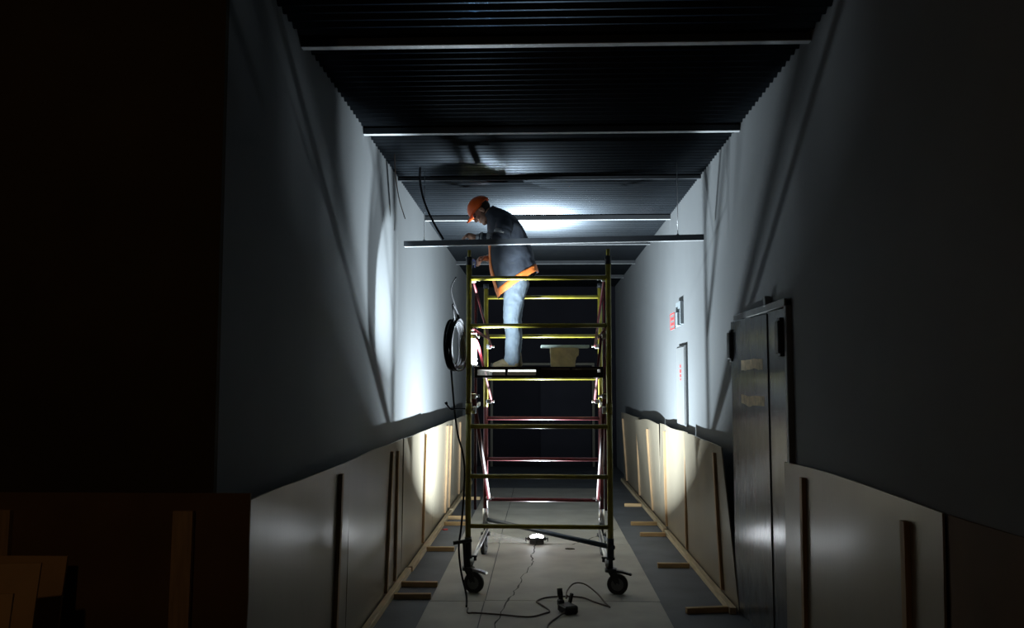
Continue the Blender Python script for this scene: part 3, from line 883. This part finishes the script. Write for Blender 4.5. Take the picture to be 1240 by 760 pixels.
# jacket: rings from hem to collar, each given by its front and its back point
RG = [((603.5, 359), (651.5, 327), .205), ((601, 351), (649.5, 319), .203), ((598, 341), (647.5, 313), .20), ((594.5, 328), (645.5, 305), .195), ((593, 314), (643, 297), .19), ((592.5, 301), (639.5, 287), .19),
      ((591.5, 289), (634.5, 276), .195), ((590.5, 279), (628.5, 266), .20), ((590, 271.5), (620, 257.5), .185), ((589.5, 267), (610, 252), .13), ((588, 264), (602, 249), .085), ((586, 261), (597, 246.5), .075)]
def ringpts(n=4):
    F = spline([U(*r[0]) for r in RG], n); B = spline([U(*r[1]) for r in RG], n); W = [v.x for v in spline([(r[2], 0, 0) for r in RG], n)]
    return F, B, W
F, B, W = ringpts(4)
jk = MB()
seg = 56
gr = []
for j in range(len(F)):
    c = (F[j] + B[j]) / 2; ax = (F[j] - B[j]) / 2
    rg = []
    for i in range(seg):
        a = 2 * PI * i / seg
        ca, sa = math.cos(a), math.sin(a)
        p = c + ax * (abs(ca) ** .85 * (1 if ca > 0 else -1)) + HS * W[j] * (abs(sa) ** .85 * (1 if sa > 0 else -1))
        t = min(1, j / 14)
        wr = noise.noise(Vector((p.x * 9 + a, p.y * 7, p.z * 5))) * .016 + abs(noise.noise(Vector((p.x * 14, p.y * 10, p.z * 9 + p.x * 6)))) * .016 - .005 + .010 * math.sin(a * 7 + j * .12) * (1 - t)
        nrm = (ax.normalized() * ca + HS * sa)
        k = .25 if abs(a) < .15 or abs(a - 2 * PI) < .15 or abs(a - PI) < .2 else 1
        rg.append(jk.bm.verts.new(p + nrm * wr * k))
    gr.append(rg)
for j in range(len(F) - 1):
    for i in range(seg):
        f = jk.bm.faces.new((gr[j][i], gr[j][(i + 1) % seg], gr[j + 1][(i + 1) % seg], gr[j + 1][i]))
        f.smooth = True
# sleeves
def sleeve(pts, rad):
    P = spline(pts, 10)
    rr = [v.x for v in spline([(r, 0, 0) for r in rad], 10)]
    rr = [r * (1 + .10 * noise.noise(Vector((k * .9, pts[0][1] * 9, 0))) + .04 * math.sin(k * 1.9)) for k, r in enumerate(rr)]
    jk.tube(P, rr, 16)
sleeve([U(611, 272, -.13), U(611, 280, -.215), ELN + Vector((.01, 0, .0)), U(592, 292, -.25), WRN + Vector((.03, 0, 0))], [.085, .083, .064, .056, .044])
sleeve([U(611, 272, .13), U(610, 285, .20), ELF + Vector((.01, 0, 0)), U(600, 310, .12), WRF + Vector((.02, .02, 0))], [.085, .080, .062, .052, .042])
jo = jk.build('jacket', M['jacket'], man, fix=True)
sd = jo.modifiers.new('thickness', 'SOLIDIFY'); sd.thickness = .004; sd.offset = 0
# orange band on the hem and along the front edge
tr = MB()
def band(j0, j1, out):
    rows_ = []
    for j in range(j0, j1 + 1):
        c = (F[j] + B[j]) / 2
        rows_.append([tr.bm.verts.new(gco[j][i] + (gco[j][i] - c).normalized() * out) for i in range(seg)])
    for j in range(len(rows_) - 1):
        for i in range(seg):
            tr.bm.faces.new((rows_[j][i], rows_[j][(i + 1) % seg], rows_[j + 1][(i + 1) % seg], rows_[j + 1][i])).smooth = True
gco = []
k = 0
for j in range(len(F)):
    gco.append([jo.data.vertices[k + i].co.copy() for i in range(seg)])
    k += seg
band(0, 4, .005)
for j in range(4, 22):
    a, b_ = [], []
    for q in (j, j + 1):
        c = (F[q] + B[q]) / 2
        pts = [gco[q][(i) % seg] + (gco[q][i % seg] - c).normalized() * .0055 for i in range(-5, 5)]
        a.append(pts)
    vs = [[tr.bm.verts.new(p) for p in pts] for pts in a]
    for i in range(9):
        tr.bm.faces.new((vs[0][i], vs[0][i + 1], vs[1][i + 1], vs[1][i])).smooth = True
bmesh.ops.remove_doubles(tr.bm, verts=tr.bm.verts, dist=.0003)
to = tr.build('orange_trim', M['orange'], man)
sd = to.modifiers.new('thickness', 'SOLIDIFY'); sd.thickness = .003; sd.offset = 0
# reflective bands on the near sleeve
for t0, t1, r0 in ((.30, .55, .062), (.72, .82, .058)):
    d = WRN - ELN
    MB().tube([ELN + d * t0, ELN + d * (t0 + t1) / 2, ELN + d * t1], [r0, r0 - .001, r0 - .003], 16).build('reflective_band', M['sleeve_grey'], man)
sh_ = U(611, 280, -.215)
MB().tube([sh_.lerp(ELN, .35), sh_.lerp(ELN, .5), sh_.lerp(ELN, .65)], [.085, .082, .078], 16).build('reflective_band', M['sleeve_grey'], man)
# knitted cuffs
for wv, el in ((WRN, ELN), (WRF, ELF)):
    d = (wv - el).normalized()
    MB().tube([wv - d * .065, wv - d * .04, wv - d * .012, wv + d * .004], [.040, .042, .038, .034], 16).build('cuff', M['sleeve_grey'], man)
# jeans
jn = MB()
jn.ell(U(626, 332), (.135, .165, .12))
for s in (-1, 1):
    o_ = s * 1.0
    jn.caps([U(626 + o_ * .3, 340, s * .088), U(622.5, 358, s * .094), U(620.5 + o_, 384, s * .10), U(622.5 + o_, 405, s * .103), U(621.5 + o_, 424, s * .106), U(621 + o_, 433, s * .106)], [.120, .104, .082, .074, .071, .076])
jo2 = jn.build('jeans', M['jeans'], man)
rm = jo2.modifiers.new('cloth', 'REMESH'); rm.mode = 'VOXEL'; rm.voxel_size = .009; rm.use_smooth_shade = True
sm = jo2.modifiers.new('soft', 'SMOOTH'); sm.factor = .5; sm.iterations = 6
tx = bpy.data.textures.new('folds', 'CLOUDS'); tx.noise_scale = .05
dm = jo2.modifiers.new('folds', 'DISPLACE'); dm.texture = tx; dm.strength = .015; dm.mid_level = .5
# boots
for s in (-1, 1):
    bt = MB()
    ox = s * 2.0
    bt.caps([U(623 + ox, 426, s * .106), U(624 + ox, 436, s * .106)], [.052, .052])
    bt.caps([U(625 + ox, 437.5, s * .106), U(612 + ox, 438, s * .107), U(603 + ox, 440.2, s * .110)], [.047, .046, .034])
    bto = bt.build('boot', M['boot'], man)
    rm = bto.modifiers.new('leather', 'REMESH'); rm.mode = 'VOXEL'; rm.voxel_size = .008; rm.use_smooth_shade = True
    sm = bto.modifiers.new('soft', 'SMOOTH'); sm.factor = .5; sm.iterations = 4
    so = MB().prism([(-.175 + ox / 120.5, s * .11), (-.165 + ox / 120.5, s * .11 + .035), (-.12 + ox / 120.5, s * .11 + .043), (.02 + ox / 120.5, s * .106 + .04), (.075 + ox / 120.5, s * .106 + .03), (.085 + ox / 120.5, s * .106),
                     (.075 + ox / 120.5, s * .106 - .03), (.02 + ox / 120.5, s * .106 - .04), (-.12 + ox / 120.5, s * .11 - .043), (-.165 + ox / 120.5, s * .11 - .035)], 'Z', .001, .02)
    so.build('sole', M['sole'], bto)
    lc = MB()
    for q in range(4):
        p = U(611.5 + ox + q * 2.4, 434.2 - q * 1.5, s * .107)
        lc.cyl(p + Vector((-.02, -.03, .0)), p + Vector((-.02, .03, .0)), .004, 6)
    lc.build('lace', M['sole'], bto)
# what he holds: a small fitting with wires at the post
tool = thing('pliers', 'small pale hand tool with blue grips held at the top of the front left post', 'tool', (PX, PY, PZ) )
p = U(574, 312.5, -.045)
MB().cyl(p, p + Vector((-.055, 0, .012)), .007).cyl(p + Vector((-.05, -.006, .01)), p + Vector((-.075, -.003, .018)), .009, 6).build('jaw', M['zinc'], tool)
M['blue_grip'] = mat('blue_grip', (.16, .2, .5), .45)
MB().tube(spline([p, p + Vector((.02, 0, -.03)), p + Vector((.012, 0, -.085))]), .007, 8).tube(spline([p, p + Vector((-.012, .01, -.035)), p + Vector((-.02, .01, -.09))]), .007, 8).build('grip', M['blue_grip'], tool)
